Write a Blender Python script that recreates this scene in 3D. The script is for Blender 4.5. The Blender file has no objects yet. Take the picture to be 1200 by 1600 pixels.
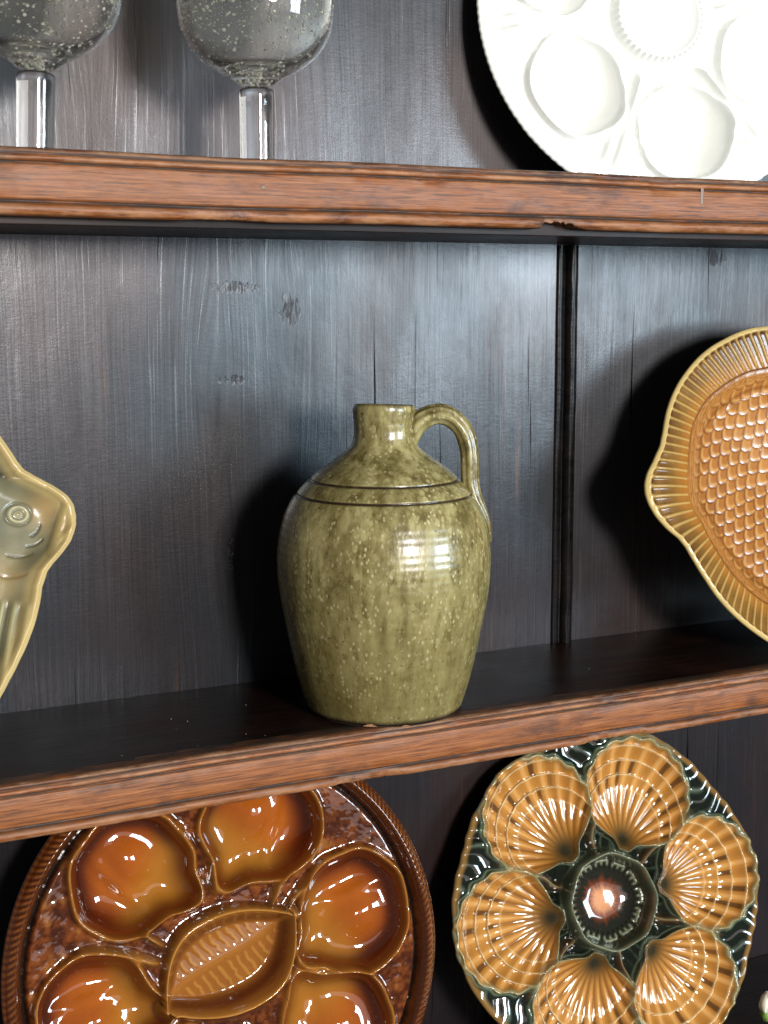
import bpy, math, random
import numpy as np
from mathutils import Matrix, Vector
random.seed(7); rng = np.random.default_rng(7)
S = bpy.context.scene
COL = S.collection
R_ = math.radians

# ------------------------------------------------------------------ camera
cam_d = bpy.data.cameras.new("camera"); cam = bpy.data.objects.new("camera", cam_d); COL.objects.link(cam)
cam_d.sensor_fit = 'VERTICAL'; cam_d.sensor_height = 36.0; cam_d.lens = 2311 / 1600 * 36.0
cam_d.clip_start = .02; cam_d.clip_end = 100
cam.location = (0, -1.0, 0)
cam.rotation_euler = (R_(90) - math.atan(337 / 2311), 0, -R_(27.53))
S.camera = cam
cam_d.dof.use_dof = True; cam_d.dof.focus_distance = 1.03; cam_d.dof.aperture_fstop = 14

# ------------------------------------------------------------------ world, lamps, exposure
W = bpy.data.worlds.new("World"); S.world = W; W.use_nodes = True
bg = W.node_tree.nodes["Background"]
bg.inputs[0].default_value = (.95, .93, .90, 1); bg.inputs[1].default_value = .08
S.view_settings.view_transform = 'Standard'; S.view_settings.look = 'None'
S.view_settings.exposure = .46; S.view_settings.gamma = 1
S.cycles.use_denoising = True
S.cycles.max_bounces = 12; S.cycles.transmission_bounces = 12; S.cycles.glossy_bounces = 6
S.cycles.sample_clamp_indirect = 6

FOCUS = Vector((.47, -.08, -.12))
def window_light(az, el, dist, w, h, power, col):
    """a window of the room behind the camera, facing the dresser"""
    d = Vector((math.sin(R_(az)) * math.cos(R_(el)), -math.cos(R_(az)) * math.cos(R_(el)), math.sin(R_(el))))
    l = bpy.data.lights.new("window_light", 'AREA'); l.shape = 'RECTANGLE'; l.size = w; l.size_y = h
    l.energy = power; l.color = col
    o = bpy.data.objects.new("window_light", l); COL.objects.link(o)
    o.location = FOCUS + d * dist
    o.rotation_euler = (-d).to_track_quat('-Z', 'Y').to_euler()
    return o
def rad(radiance, w, h):           # watts of a one-sided area lamp with this radiance
    return radiance * math.pi * w * h
window_light(1.0, 8.0, 4.0, .66, .66, rad(94, .66, .66), (1.0, .97, .93))
window_light(31.0, 4.0, 3.2, .40, .74, rad(27, .40, .74), (.70, .87, 1.0))
window_light(39.5, 4.0, 3.2, .40, .74, rad(27, .40, .74), (.70, .87, 1.0))
room = window_light(8.0, 4.0, 3.6, 2.6, 1.1, rad(.85, 2.6, 1.1), (1.0, .87, .84)); room.name = "room_light"   # the lit wall of the room opposite

# ------------------------------------------------------------------ node helpers
class NT:
    def __init__(s, name):
        s.m = bpy.data.materials.new(name); s.m.use_nodes = True
        s.t = s.m.node_tree; s.n = s.t.nodes; s.b = s.n["Principled BSDF"]
    def new(s, typ, **kw):
        n = s.n.new(typ)
        for k, v in kw.items(): setattr(n, k, v)
        return n
    def link(s, a, b): s.t.links.new(a, b)
    def put(s, v, sock):
        if hasattr(v, 'is_linked') or isinstance(v, bpy.types.NodeSocket): s.link(v, sock)
        elif isinstance(v, tuple): sock.default_value = v[:len(sock.default_value)]
        else: sock.default_value = v
    def math(s, op, a, b=0.0, c=0.0, clamp=False):
        n = s.new('ShaderNodeMath', operation=op); n.use_clamp = clamp
        for i, v in enumerate((a, b, c)): s.put(v, n.inputs[i])
        return n.outputs[0]
    def coords(s, scale=(1, 1, 1)):
        if not hasattr(s, '_tc'): s._tc = s.new('ShaderNodeTexCoord')
        mp = s.new('ShaderNodeMapping'); s.link(s._tc.outputs['Object'], mp.inputs[0])
        mp.inputs['Scale'].default_value = scale
        return mp.outputs[0]
    def noise(s, vec, scale, detail=4, rough=.55, dist=0.0):
        n = s.new('ShaderNodeTexNoise'); s.link(vec, n.inputs['Vector'])
        n.inputs['Scale'].default_value = scale; n.inputs['Detail'].default_value = detail
        n.inputs['Roughness'].default_value = rough; n.inputs['Distortion'].default_value = dist
        return n.outputs['Fac']
    def ramp(s, fac, stops, interp='LINEAR'):
        n = s.new('ShaderNodeValToRGB'); s.put(fac, n.inputs[0]); n.color_ramp.interpolation = interp
        e = n.color_ramp.elements
        while len(e) < len(stops): e.new(.5)
        for x, (p, c) in zip(e, stops):
            x.position = p; x.color = (*c, 1) if isinstance(c, (tuple, list)) else (c, c, c, 1)
        return n.outputs[0]
    def mix(s, fac, a, b, mode='MIX'):
        n = s.new('ShaderNodeMix', data_type='RGBA', blend_type=mode)
        s.put(fac, n.inputs[0])
        for v, i in ((a, 6), (b, 7)):
            s.put((*v, 1) if isinstance(v, tuple) and len(v) == 3 else v, n.inputs[i])
        return n.outputs[2]
    def bump(s, h, strength, dist, normal=None):
        n = s.new('ShaderNodeBump'); s.link(h, n.inputs['Height'])
        n.inputs['Strength'].default_value = strength; n.inputs['Distance'].default_value = dist
        if normal is not None: s.link(normal, n.inputs['Normal'])
        return n.outputs[0]
    def attr(s, name):
        n = s.new('ShaderNodeAttribute'); n.attribute_name = name
        return n
    def set(s, **kw):
        for k, v in kw.items(): s.put((*v, 1) if isinstance(v, tuple) and len(v) == 3 else v, s.b.inputs[k.replace('_', ' ')])
        return s.m

# ------------------------------------------------------------------ materials
def mat_backboard():
    """dark stained pine: vertical grain that flows round knots"""
    N = NT("dark_stained_pine")
    tc = N.coords()
    sp = N.new('ShaderNodeSeparateXYZ'); N.link(tc, sp.inputs[0]); x, z = sp.outputs[0], sp.outputs[2]
    wob = N.noise(N.coords((3.0, 1, 1.0)), 2.2, 3)
    X = N.math('ADD', x, N.math('MULTIPLY', N.math('SUBTRACT', wob, .5), .016))
    # knots: (x, z, radius) - the grain passes on either side of each
    for kx, kz, r in ((.441, -.006, .014), (.842, .036, .014), (.392, -.180, .012), (.30, .19, .016), (.385, -.05, .026)):
        dx = N.math('SUBTRACT', x, kx); dz = N.math('MULTIPLY', N.math('SUBTRACT', z, kz), .28)
        r2 = N.math('ADD', N.math('ADD', N.math('MULTIPLY', dx, dx), N.math('MULTIPLY', dz, dz)), r * r)
        X = N.math('SUBTRACT', X, N.math('MULTIPLY', N.math('DIVIDE', r * r, r2, clamp=False), N.math('MULTIPLY', dx, .85)))
    cb = N.new('ShaderNodeCombineXYZ'); N.link(X, cb.inputs[0]); N.link(N.math('MULTIPLY', z, .035), cb.inputs[2])
    rings = N.noise(cb.outputs[0], 170, 3, .6)
    cb3 = N.new('ShaderNodeCombineXYZ'); N.link(X, cb3.inputs[0]); N.link(N.math('MULTIPLY', z, .012), cb3.inputs[2])
    fine = N.noise(cb3.outputs[0], 700, 4, .7)
    cb2 = N.new('ShaderNodeCombineXYZ'); N.link(X, cb2.inputs[0]); N.link(N.math('MULTIPLY', z, .012), cb2.inputs[2])
    crack = N.noise(cb2.outputs[0], 260, 2, .5)
    big = N.noise(N.coords((1, 1, .45)), 7, 4)
    crackmask = N.math('MULTIPLY', N.ramp(crack, [(.30, 1.0), (.345, 0.0)]), N.ramp(N.noise(N.coords((1, 1, .35)), 11, 3), [(.46, 0.0), (.58, 1.0)]))
    scar = None                                                   # torn grain at the knots
    for kx, kz, wx, wz in ((.443, -.010, .014, .020), (.400, .006, .030, .007), (.840, .034, .018, .012), (.398, -.060, .016, .006), (.395, -.185, .006, .022)):
        dx = N.math('DIVIDE', N.math('SUBTRACT', x, kx), wx); dz = N.math('DIVIDE', N.math('SUBTRACT', z, kz), wz)
        e = N.math('SUBTRACT', 1.0, N.math('ADD', N.math('MULTIPLY', dx, dx), N.math('MULTIPLY', dz, dz)), clamp=True)
        scar = e if scar is None else N.math('MAXIMUM', scar, e)
    torn = N.ramp(N.math('MULTIPLY', N.math('POWER', scar, .55), N.noise(N.coords((1, 1, .22)), 420, 4, .6, .6)), [(.40, 0.0), (.54, 1.0)])
    sand = N.noise(tc, 900, 3, .6)
    cross = N.noise(N.coords((.25, 1, 1)), 520, 2, .5)            # faint sawn texture across
    # colour: near black stain, rubbed through to brown along some grain lines
    base = N.mix(N.ramp(N.math('ADD', N.math('MULTIPLY', big, .8), N.math('MULTIPLY', fine, .2)), [(.36, 0.0), (.64, 1.0)]), (.004, .006, .009), (.020, .011, .010))
    rub = N.math('MULTIPLY', N.ramp(rings, [(.60, 0.0), (.70, 1.0)]), N.ramp(N.noise(N.coords((1, 1, .3)), 9, 4), [(.47, 0.0), (.64, 1.0)]))
    base = N.mix(N.math('MULTIPLY', rub, .6), base, (.10, .045, .028))
    base = N.mix(crackmask, base, (.002, .002, .002))
    ridge = N.math('MULTIPLY', N.ramp(N.noise(cb2.outputs[0], 470, 2, .5), [(.60, 0.0), (.68, 1.0)]), N.ramp(N.noise(N.coords((1, 1, .3)), 8, 3), [(.40, .1), (.62, 1.0)]))
    dents = N.noise(N.coords((1, 1, .6)), 46, 4, .6)
    h = N.math('ADD', N.math('ADD', N.math('MULTIPLY', rings, .42), N.math('MULTIPLY', fine, .20)),
               N.math('ADD', N.math('MULTIPLY', sand, .16), N.math('MULTIPLY', cross, .12)))
    h = N.math('ADD', h, N.math('ADD', N.math('MULTIPLY', ridge, .45), N.math('MULTIPLY', dents, .8)))
    h = N.math('SUBTRACT', N.math('SUBTRACT', h, N.math('MULTIPLY', crackmask, 1.6)), N.math('MULTIPLY', torn, .7))
    patch = N.noise(N.coords((1, 1, .5)), 16, 5, .65)
    rough = N.math('ADD', .42, N.math('MULTIPLY', patch, .24))
    crough = N.math('ADD', .07, N.math('ADD', N.math('MULTIPLY', patch, .18), N.math('MULTIPLY', fine, .10)))
    nrm = N.bump(h, .30, .0010)
    # the polish lies on the raised grain lines; the pores between stay dull
    polish = N.math('ADD', N.math('MULTIPLY', N.ramp(fine, [(.36, .62), (.60, 1.0)]), .58), N.math('ADD', N.math('MULTIPLY', ridge, .28), N.math('MULTIPLY', sand, .30)))
    polish = N.math('MULTIPLY', polish, N.math('SUBTRACT', 1.0, N.math('MAXIMUM', crackmask, N.math('MULTIPLY', torn, .55))))
    tint = N.mix(N.ramp(N.noise(N.coords((1, 1, .8)), 5.5, 2, .4), [(.38, 0.0), (.62, 1.0)]), (.70, .88, 1.0), (.97, .87, .88))
    tg = N.new('ShaderNodeCombineXYZ'); tg.inputs[0].default_value = 1.0
    return N.set(Base_Color=base, Roughness=rough, Specular_IOR_Level=N.math('MULTIPLY', polish, .98), Specular_Tint=tint, Normal=nrm, Anisotropic=.88, Tangent=tg.outputs[0],
                 Coat_Weight=N.math('MULTIPLY', N.ramp(patch, [(.35, .72), (.65, .36)]), polish), Coat_Roughness=crough, Coat_Normal=nrm, Coat_IOR=1.50)

def mat_oak():
    """oak shelf edge: brown with dark pores along it and grime in the grooves"""
    N = NT("worn_oak")
    tc = N.coords((.03, 1, 1))
    g = N.noise(tc, 800, 5, .7, .2)
    pores = N.noise(N.coords((.032, 1, 1)), 1150, 4, .6)
    blot = N.noise(N.coords((.45, 1, 1)), 42, 5, .6)
    wear = N.noise(N.coords((.35, 1, 1)), 120, 5, .65)
    c = N.ramp(g, [(.25, (.070, .020, .006)), (.48, (.225, .071, .018)), (.72, (.37, .140, .044))])
    c = N.mix(N.ramp(pores, [(.35, .85), (.45, 0.0)]), c, (.055, .019, .010))
    c = N.mix(N.ramp(blot, [(.52, 0.0), (.66, .8)]), c, (.060, .021, .012))
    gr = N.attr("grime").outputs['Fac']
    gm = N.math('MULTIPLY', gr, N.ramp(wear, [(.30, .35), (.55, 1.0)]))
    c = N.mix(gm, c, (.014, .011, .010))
    ed = N.attr("worn").outputs['Fac']
    c = N.mix(N.math('MULTIPLY', ed, N.ramp(wear, [(.42, 0.0), (.62, .8)])), c, (.42, .21, .105))
    h = N.math('ADD', N.math('MULTIPLY', g, .7), N.math('ADD', N.math('MULTIPLY', pores, .8), N.math('MULTIPLY', wear, .8)))
    rough = N.math('ADD', .30, N.math('MULTIPLY', wear, .34))
    return N.set(Base_Color=c, Roughness=rough, Normal=N.bump(h, .30, .0006), Specular_IOR_Level=.36)

def mat_board(name, col, rough=.32):
    N = NT(name)
    g = N.noise(N.coords((.08, 1, 1)), 170, 5, .6, .3)
    b = N.noise(N.coords(), 14, 4)
    c = N.mix(N.ramp(g, [(.3, 0.0), (.7, 1.0)]), tuple(v * .5 for v in col), tuple(v * 1.5 for v in col))
    c = N.mix(N.ramp(b, [(.5, 0.0), (.72, .8)]), c, (col[0] * 2.4, col[1] * 1.6, col[2] * 1.3))
    return N.set(Base_Color=c, Roughness=N.math('ADD', rough, N.math('MULTIPLY', b, .2)), Specular_IOR_Level=.11, Normal=N.bump(g, .35, .0005))

def mat_glaze(name, rough=.06, mottle=.18, mscale=60, bump=.25, bscale=90, coat=.6):
    """ceramic glaze with pooled and thin colour, and some painted shade, stored per vertex"""
    N = NT(name)
    a = N.attr("glaze").outputs['Color']
    m = N.noise(N.coords(), mscale, 5, .6)
    f = N.noise(N.coords(), mscale * 9, 3, .6)
    c = N.mix(N.ramp(m, [(.35, mottle), (.55, 0.0)]), a, (.03, .012, .006), 'MIX')
    c = N.mix(N.ramp(f, [(.62, 0.0), (.75, mottle)]), c, (.55, .36, .16), 'MIX')
    h = N.math('ADD', N.noise(N.coords(), bscale, 3, .5), N.math('MULTIPLY', f, .08))
    return N.set(Base_Color=c, Roughness=N.math('ADD', rough, N.math('MULTIPLY', m, .06)), Normal=N.bump(h, bump, .001),
                 Coat_Weight=coat, Coat_Roughness=.03, Specular_IOR_Level=.5)

def mat_white():
    N = NT("white_tin_glaze")
    m = N.noise(N.coords(), 30, 4)
    c = N.mix(m, (.90, .90, .85), (.86, .87, .82))
    return N.set(Base_Color=c, Roughness=.10, Coat_Weight=.5, Coat_Roughness=.03, Normal=N.bump(N.noise(N.coords(), 60, 3), .12, .001))

def mat_jug(handle=False):
    """olive ash glaze: pale speckles, runs down the side, iron spots"""
    N = NT("olive_ash_glaze_handle" if handle else "olive_ash_glaze")
    tc = N.coords()
    sp = N.new('ShaderNodeSeparateXYZ'); N.link(tc, sp.inputs[0]); z = sp.outputs[2]
    runs = N.noise(N.coords((1, 1, .10)), 95, 4, .6)
    mot = N.noise(N.coords((1, 1, .55)), 120, 5, .68)
    cloud = N.noise(N.coords((1, 1, .6)), 26, 4, .6)
    speck = N.noise(N.coords((1, 1, .8)), 430, 2, .5)
    v1 = N.new('ShaderNodeTexVoronoi'); N.link(N.coords((1, 1, .6)), v1.inputs['Vector']); v1.inputs['Scale'].default_value = 330
    dots = N.ramp(v1.outputs['Distance'], [(.16, 1.0), (.34, 0.0)])
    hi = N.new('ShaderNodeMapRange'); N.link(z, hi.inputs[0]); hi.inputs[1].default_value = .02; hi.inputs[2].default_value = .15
    base = N.ramp(cloud, [(.30, (.165, .131, .046)), (.52, (.225, .186, .068)), (.72, (.28, .237, .096))])
    base = N.mix(N.ramp(mot, [(.38, .7), (.50, 0.0)]), base, (.080, .059, .015))
    base = N.mix(N.math('MULTIPLY', N.ramp(runs, [(.48, 0.0), (.62, .8)]), N.ramp(hi.outputs[0], [(0, .45), (1, 1.0)])), base, (.36, .31, .135))
    pale = N.math('MULTIPLY', N.ramp(mot, [(.53, 0.0), (.64, .85)]), N.ramp(hi.outputs[0], [(0, .3), (1, 1.0)]))
    base = N.mix(pale, base, (.38, .33, .14))
    base = N.mix(N.math('MULTIPLY', dots, N.ramp(N.noise(tc, 60, 3), [(.40, .0), (.55, .9)])), base, (.50, .45, .25))
    v2 = N.new('ShaderNodeTexVoronoi'); N.link(N.coords((1, 1, .7)), v2.inputs['Vector']); v2.inputs['Scale'].default_value = 210; v2.inputs['Randomness'].default_value = 1.0
    sr = N.new('ShaderNodeSeparateColor'); N.link(v2.outputs['Color'], sr.inputs[0])
    wobv = N.math('MULTIPLY', N.math('SUBTRACT', N.noise(tc, 700, 3), .5), .35)
    fleck = N.ramp(N.math('SUBTRACT', N.math('ADD', v2.outputs['Distance'], wobv), N.math('MULTIPLY', N.math('SUBTRACT', sr.outputs[0], .45), .75)), [(.0, 1.0), (.16, 0.0)])
    band = N.noise(N.coords((1, 1, .06)), 60, 2, .5)
    fm = N.math('MULTIPLY', N.ramp(band, [(.36, .25), (.60, 1.0)]), N.ramp(hi.outputs[0], [(0, .30), (.8, 1.0)]))
    base = N.mix(N.math('MULTIPLY', fleck, N.math('MULTIPLY', fm, .8)), base, (.40, .35, .16))
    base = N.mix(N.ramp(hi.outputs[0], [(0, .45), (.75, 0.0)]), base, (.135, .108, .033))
    base = N.mix(N.ramp(band, [(.34, .45), (.50, 0.0)]), base, (.11, .086, .024))
    base = N.mix(N.ramp(speck, [(.27, .8), (.33, 0.0)]), base, (.045, .030, .010))
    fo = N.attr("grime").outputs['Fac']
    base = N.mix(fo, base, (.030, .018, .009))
    h = N.math('ADD', N.math('MULTIPLY', mot, .5), N.math('ADD', N.math('MULTIPLY', runs, .8), N.math('MULTIPLY', speck, .12)))
    return N.set(Base_Color=base, Roughness=N.math('ADD', .17, N.math('MULTIPLY', mot, .24)), Normal=N.bump(h, .45, .0012),
                 Coat_Weight=.35, Coat_Roughness=.13)

def mat_plain(name, col, rough=.5, **kw):
    N = NT(name)
    n = N.noise(N.coords(), 220, 4)
    return N.set(Base_Color=N.mix(n, tuple(v * .75 for v in col), tuple(min(1, v * 1.2) for v in col)), Roughness=rough, **kw)

def mat_glass(name, ior=1.47, tint=(1, 1, 1), bump=.0, clear=1.0):
    N = NT(name)
    kw = dict(Base_Color=tint, Roughness=0.0, IOR=ior, Transmission_Weight=clear)
    if bump: kw['Normal'] = N.bump(N.noise(N.coords(), 55, 2), bump, .002)
    return N.set(**kw)

M = dict(back=mat_backboard(), oak=mat_oak(), board=mat_board("dark_oak_board", (.014, .0072, .0054), .26),
         bead=mat_board("black_bead_stain", (.006, .0055, .0055), .16), jug=mat_jug(), jughandle=mat_jug(True),
         clay=mat_plain("bare_clay", (.50, .27, .13), .8), darkclay=mat_plain("dark_unglazed_base", (.030, .020, .013), .6),
         shell=mat_glaze("scallop_glaze", .05, .10, 80, .18, 160), shellground=mat_glaze("bottle_green_glaze", .06, .10, 90, .08, 70),
         brown=mat_glaze("treacle_glaze", .03, .10, 45, .06, 40), fish=mat_glaze("amber_glaze", .18, .14, 70, .10, 120, coat=.0),
         olive=mat_glaze("olive_amber_glaze", .26, .10, 50, .25, 80, coat=.15), white=mat_white(),
         glass=mat_glass("seeded_glass", 1.47, (.985, .975, .925), .12, .98), stem=mat_glass("clear_stem_glass", 1.5, (.985, .99, .985)),
         bubble=mat_plain("pale_seed", (.90, .86, .72), .15, Transmission_Weight=.35, IOR=.7), peg=mat_plain("dark_peg", (.16, .075, .035), .4), dust=mat_plain("dust", (.5, .45, .38), .9),  # bubble: pale colour stands in for the glints of light in the seeds
         petal=mat_plain("white_petal", (.80, .78, .66), .5, Subsurface_Weight=.15, Subsurface_Radius=(.004, .004, .002)),
         green=mat_plain("green_stem", (.16, .28, .05), .5))

# ------------------------------------------------------------------ object helpers
def link(name, me, mat=None, parent=None):
    o = bpy.data.objects.new(name, me); COL.objects.link(o)
    if mat: me.materials.append(mat)
    if parent: o.parent = parent
    return o
def tag(o, label, cat, group=None, kind=None):
    if label: o["label"] = label
    if cat: o["category"] = cat
    if group: o["group"] = group
    if kind: o["kind"] = kind
    return o
def thing(name, label, cat, loc=(0, 0, 0), group=None):
    o = bpy.data.objects.new(name, None); COL.objects.link(o); o.location = loc; o.empty_display_size = .05
    return tag(o, label, cat, group)
def mesh_np(name, V, F, smooth=True, attrs=None):
    """V (n,3) array, F (m,4) or (m,3) int array or list of tuples"""
    me = bpy.data.meshes.new(name)
    if isinstance(F, np.ndarray):
        m, k = F.shape
        me.vertices.add(len(V)); me.vertices.foreach_set("co", np.asarray(V, np.float32).ravel())
        me.loops.add(m * k); me.loops.foreach_set("vertex_index", F.astype(np.int32).ravel())
        me.polygons.add(m); me.polygons.foreach_set("loop_start", np.arange(0, m * k, k, dtype=np.int32))
        me.update(calc_edges=True)
    else:
        me.from_pydata([tuple(v) for v in V], [], F); me.update()
    me.validate()
    if smooth: me.polygons.foreach_set("use_smooth", np.ones(len(me.polygons), bool))
    for k, a in (attrs or {}).items():
        if a.ndim == 2:
            at = me.attributes.new(k, 'FLOAT_COLOR', 'POINT')
            at.data.foreach_set("color", np.c_[a, np.ones(len(a))].astype(np.float32).ravel())
        else:
            at = me.attributes.new(k, 'FLOAT', 'POINT'); at.data.foreach_set("value", a.astype(np.float32))
    return me
def grid_faces(nu, nv, wrap_v=False):
    i, j = np.meshgrid(np.arange(nu - 1), np.arange(nv if wrap_v else nv - 1), indexing='ij')
    j2 = (j + 1) % nv
    return np.stack([i * nv + j, (i + 1) * nv + j, (i + 1) * nv + j2, i * nv + j2], -1).reshape(-1, 4)
def box(name, x0, x1, y0, y1, z0, z1, mat, parent, bev=.0015):
    b = bev; V = []; 
    import bmesh
    bm = bmesh.new(); bmesh.ops.create_cube(bm, size=1)
    for v in bm.verts:
        v.co = Vector(((x0 + x1) / 2 + v.co.x * (x1 - x0), (y0 + y1) / 2 + v.co.y * (y1 - y0), (z0 + z1) / 2 + v.co.z * (z1 - z0)))
    if b: bmesh.ops.bevel(bm, geom=bm.edges[:], offset=b, segments=2, affect='EDGES', profile=.6)
    me = bpy.data.meshes.new(name); bm.to_mesh(me); bm.free()
    return link(name, me, mat, parent)
def hash2(ix, iy, seed):
    h = (ix * 374761393 + iy * 668265263 + seed * 1274126177) & 0xffffffff
    h = ((h ^ (h >> 13)) * 1274126177) & 0xffffffff
    return ((h ^ (h >> 16)) & 0xffff) / 65535.0
def vnoise(x, y, seed=0, oct=3):
    x = np.asarray(x, float); y = np.asarray(y, float); out = np.zeros(np.broadcast(x, y).shape); amp = .5; tot = 0
    for o in range(oct):
        ix = np.floor(x).astype(np.int64); iy = np.floor(y).astype(np.int64); fx = x - ix; fy = y - iy
        fx = fx * fx * (3 - 2 * fx); fy = fy * fy * (3 - 2 * fy)
        a = hash2(ix, iy, seed + o); b = hash2(ix + 1, iy, seed + o); c = hash2(ix, iy + 1, seed + o); d = hash2(ix + 1, iy + 1, seed + o)
        out = out + amp * ((a * (1 - fx) + b * fx) * (1 - fy) + (c * (1 - fx) + d * fx) * fy); tot += amp
        x = x * 2.03 + 17.1; y = y * 2.03 + 5.7; amp *= .5
    return out / tot
def sst(a, b, x):
    t = np.clip((x - a) / (b - a), 0, 1); return t * t * (3 - 2 * t)
def lerp(a, b, t):
    a = np.asarray(a, float); b = np.asarray(b, float); return a + (b - a) * np.asarray(t)[..., None]
def bell(x, w): return np.exp(-(x / w) ** 2)

# ------------------------------------------------------------------ the dresser
dresser = thing("dresser", "dark wooden plate rack with brown oak shelf edges and black back boards", "dresser", (.5, 0, -.63))
def dpart(o): o.matrix_parent_inverse = Matrix.Translation((-.5, 0, .63)); return o
X0, X1 = -.22, 1.42
FRONT = -.1526
# back boards run behind all the shelves; a bead covers the joint
dpart(box("back_board", X0, .6775, 0, .018, -.640, .50, M['back'], dresser, .001))
dpart(box("back_board", .6790, X1, .0015, .0195, -.640, .50, M['back'], dresser, .001))
# the bead moulding: a round reed beside a narrow groove
def bead_mesh(x0, x1, z0, z1):
    w = x1 - x0; prof = []
    prof += [(x0, -.0004), (x0 + .0008, -.0016), (x0 + .0065, -.0016), (x0 + .0072, -.0006), (x0 + .0079, -.0016)]
    c = x0 + .0079 + (w - .0095) / 2; r = (w - .0095) / 2
    prof += [(c - r * math.cos(a), -.0016 - .0052 * math.sin(a)) for a in np.linspace(0, math.pi, 17)]
    prof += [(x1 - .0010, -.0016), (x1, -.0004)]
    nz = 90; P = np.array(prof); zs = np.linspace(z0, z1, nz)
    V = np.zeros((nz, len(P), 3))
    V[:, :, 0] = P[None, :, 0] + (vnoise(zs * 30, zs * 0, 3)[:, None] - .5) * .0012
    V[:, :, 1] = P[None, :, 1] + (vnoise(zs[:, None] * 60, P[None, :, 0] * 300, 4) - .5) * .0006
    V[:, :, 2] = zs[:, None]
    return mesh_np("bead", V.reshape(-1, 3), grid_faces(nz, len(P))[:, ::-1])
SH = [(.0675, .0832, .0408, .0446), (-.2852, -.2852, -.3170, -.3208), (-.6120, -.6115, -.6440, -.6475)]   # board top, edge top, board bottom, edge bottom
for z0, z1 in ((-.2850, .0406), (.0678, .30), (-.6118, -.3172)):
    dpart(link("bead_moulding", bead_mesh(.6772, .6975, z0, z1), M['bead'], dresser))
PROF = [(-16, 0), (-4.2, 0), (-1.6, .5), (-.4, 1.5), (-.2, 2.7), (-.9, 3.4), (-.7, 4.0), (.2, 4.6), (.7, 5.8), (.3, 7.0), (-1.0, 7.7), (-1.7, 8.2),
        (-1.5, 8.9), (-.2, 9.3), (0, 10.0), (0, 16), (0, 22), (0, 27.5), (-.3, 28.4), (-1.7, 28.8), (-1.9, 29.8), (-.6, 30.5), (.7, 31.6), (1.25, 33.0),
        (1.2, 34.6), (.5, 36.0), (-.8, 37.0), (-2.6, 37.6), (-16, 37.8)]
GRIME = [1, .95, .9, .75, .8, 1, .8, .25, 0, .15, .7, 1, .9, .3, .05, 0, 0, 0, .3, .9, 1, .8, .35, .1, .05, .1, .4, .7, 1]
WORN = [0, .1, .6, .8, .3, 0, .1, .6, .9, .5, .1, 0, .1, .5, .25, 0, 0, .05, .3, 0, 0, .1, .4, .5, .6, .9, .8, .3, 0]
def nosing(z_top, z_bot, chips, seed):
    P = np.array(PROF) / 1000; T = z_top - z_bot
    nx = 900; xs = np.linspace(X0, X1, nx); k = len(P)
    zz = z_top - P[:, 1] / .0378 * T
    V = np.zeros((nx, k, 3)); V[:, :, 0] = xs[:, None]
    edge = np.array(WORN); ang = np.arange(k)[None, :]
    n1 = vnoise(xs[:, None] * 45, ang * .35, seed, 4) - .5; n2 = vnoise(xs[:, None] * 160, ang * .8, seed + 9, 3) - .5
    n3 = vnoise(xs[:, None] * 9, ang * 0, seed + 4, 2) - .5
    out = P[None, :, 0] + n1 * .0007 * (.15 + edge[None]) + n2 * .0006 * (.06 + edge[None])
    zed = zz[None, :] + n3 * .0012 * np.ones(k)[None] + n2 * .0007 * edge[None]
    # nicks along the sharp arrises
    nick = sst(.66, .80, vnoise(xs * 38, xs * 0 + 2.2, seed + 21, 2))[:, None] * edge[None] * .0011
    out -= nick
    for (a, b, c_, d_, depth) in chips:               # broken-out lengths of the lower bead
        f = sst(a, b, xs) * (1 - sst(c_, d_, xs)); f = np.clip(f * (.55 + .9 * vnoise(xs * 520, xs * 0, seed + 3, 4)), 0, 1.15)
        low = sst(.0295, .0325, P[:, 1])[None, :]
        lim = z_bot + depth * f[:, None]
        zed = np.where((zed < lim) & (low > 0), zed + (lim - zed) * low, zed)
        out -= .0022 * f[:, None] * low
    V[:, :, 1] = FRONT - out; V[:, :, 2] = zed
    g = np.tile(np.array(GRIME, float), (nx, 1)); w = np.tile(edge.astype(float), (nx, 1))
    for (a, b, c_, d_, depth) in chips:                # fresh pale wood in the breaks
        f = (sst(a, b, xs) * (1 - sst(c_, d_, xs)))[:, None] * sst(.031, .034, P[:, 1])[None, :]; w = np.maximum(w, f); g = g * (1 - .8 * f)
    return mesh_np("nosing", V.reshape(-1, 3), grid_faces(nx, k), attrs=dict(grime=g.ravel(), worn=w.ravel()))
chipset = [[(.5600, .5640, .5780, .6020, .0048), (.30, .32, .34, .37, .0010)], [(.60, .615, .655, .665, .0022), (.40, .41, .44, .46, .0012), (.80, .81, .85, .88, .0014)], []]
for i, (bt, et, bb, eb) in enumerate(SH):
    sh = dpart(box("shelf_board", X0, X1, FRONT + .0135, -.0002, bb, bt, M['board'], dresser, .0006))
    no = link("shelf_edge_moulding", nosing(et, eb, chipset[i], 11 + 7 * i), M['oak'], sh)
    if i == 0:
        box("peg", .3575, .3605, FRONT - .0004, FRONT + .004, .0641, .0668, M['peg'], sh, .0004)
        box("peg", .6955, .6982, FRONT - .0003, FRONT + .004, .0645, .0765, M['peg'], sh, .0004)  # vertical filler mark, built as a thin block like the peg

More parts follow.
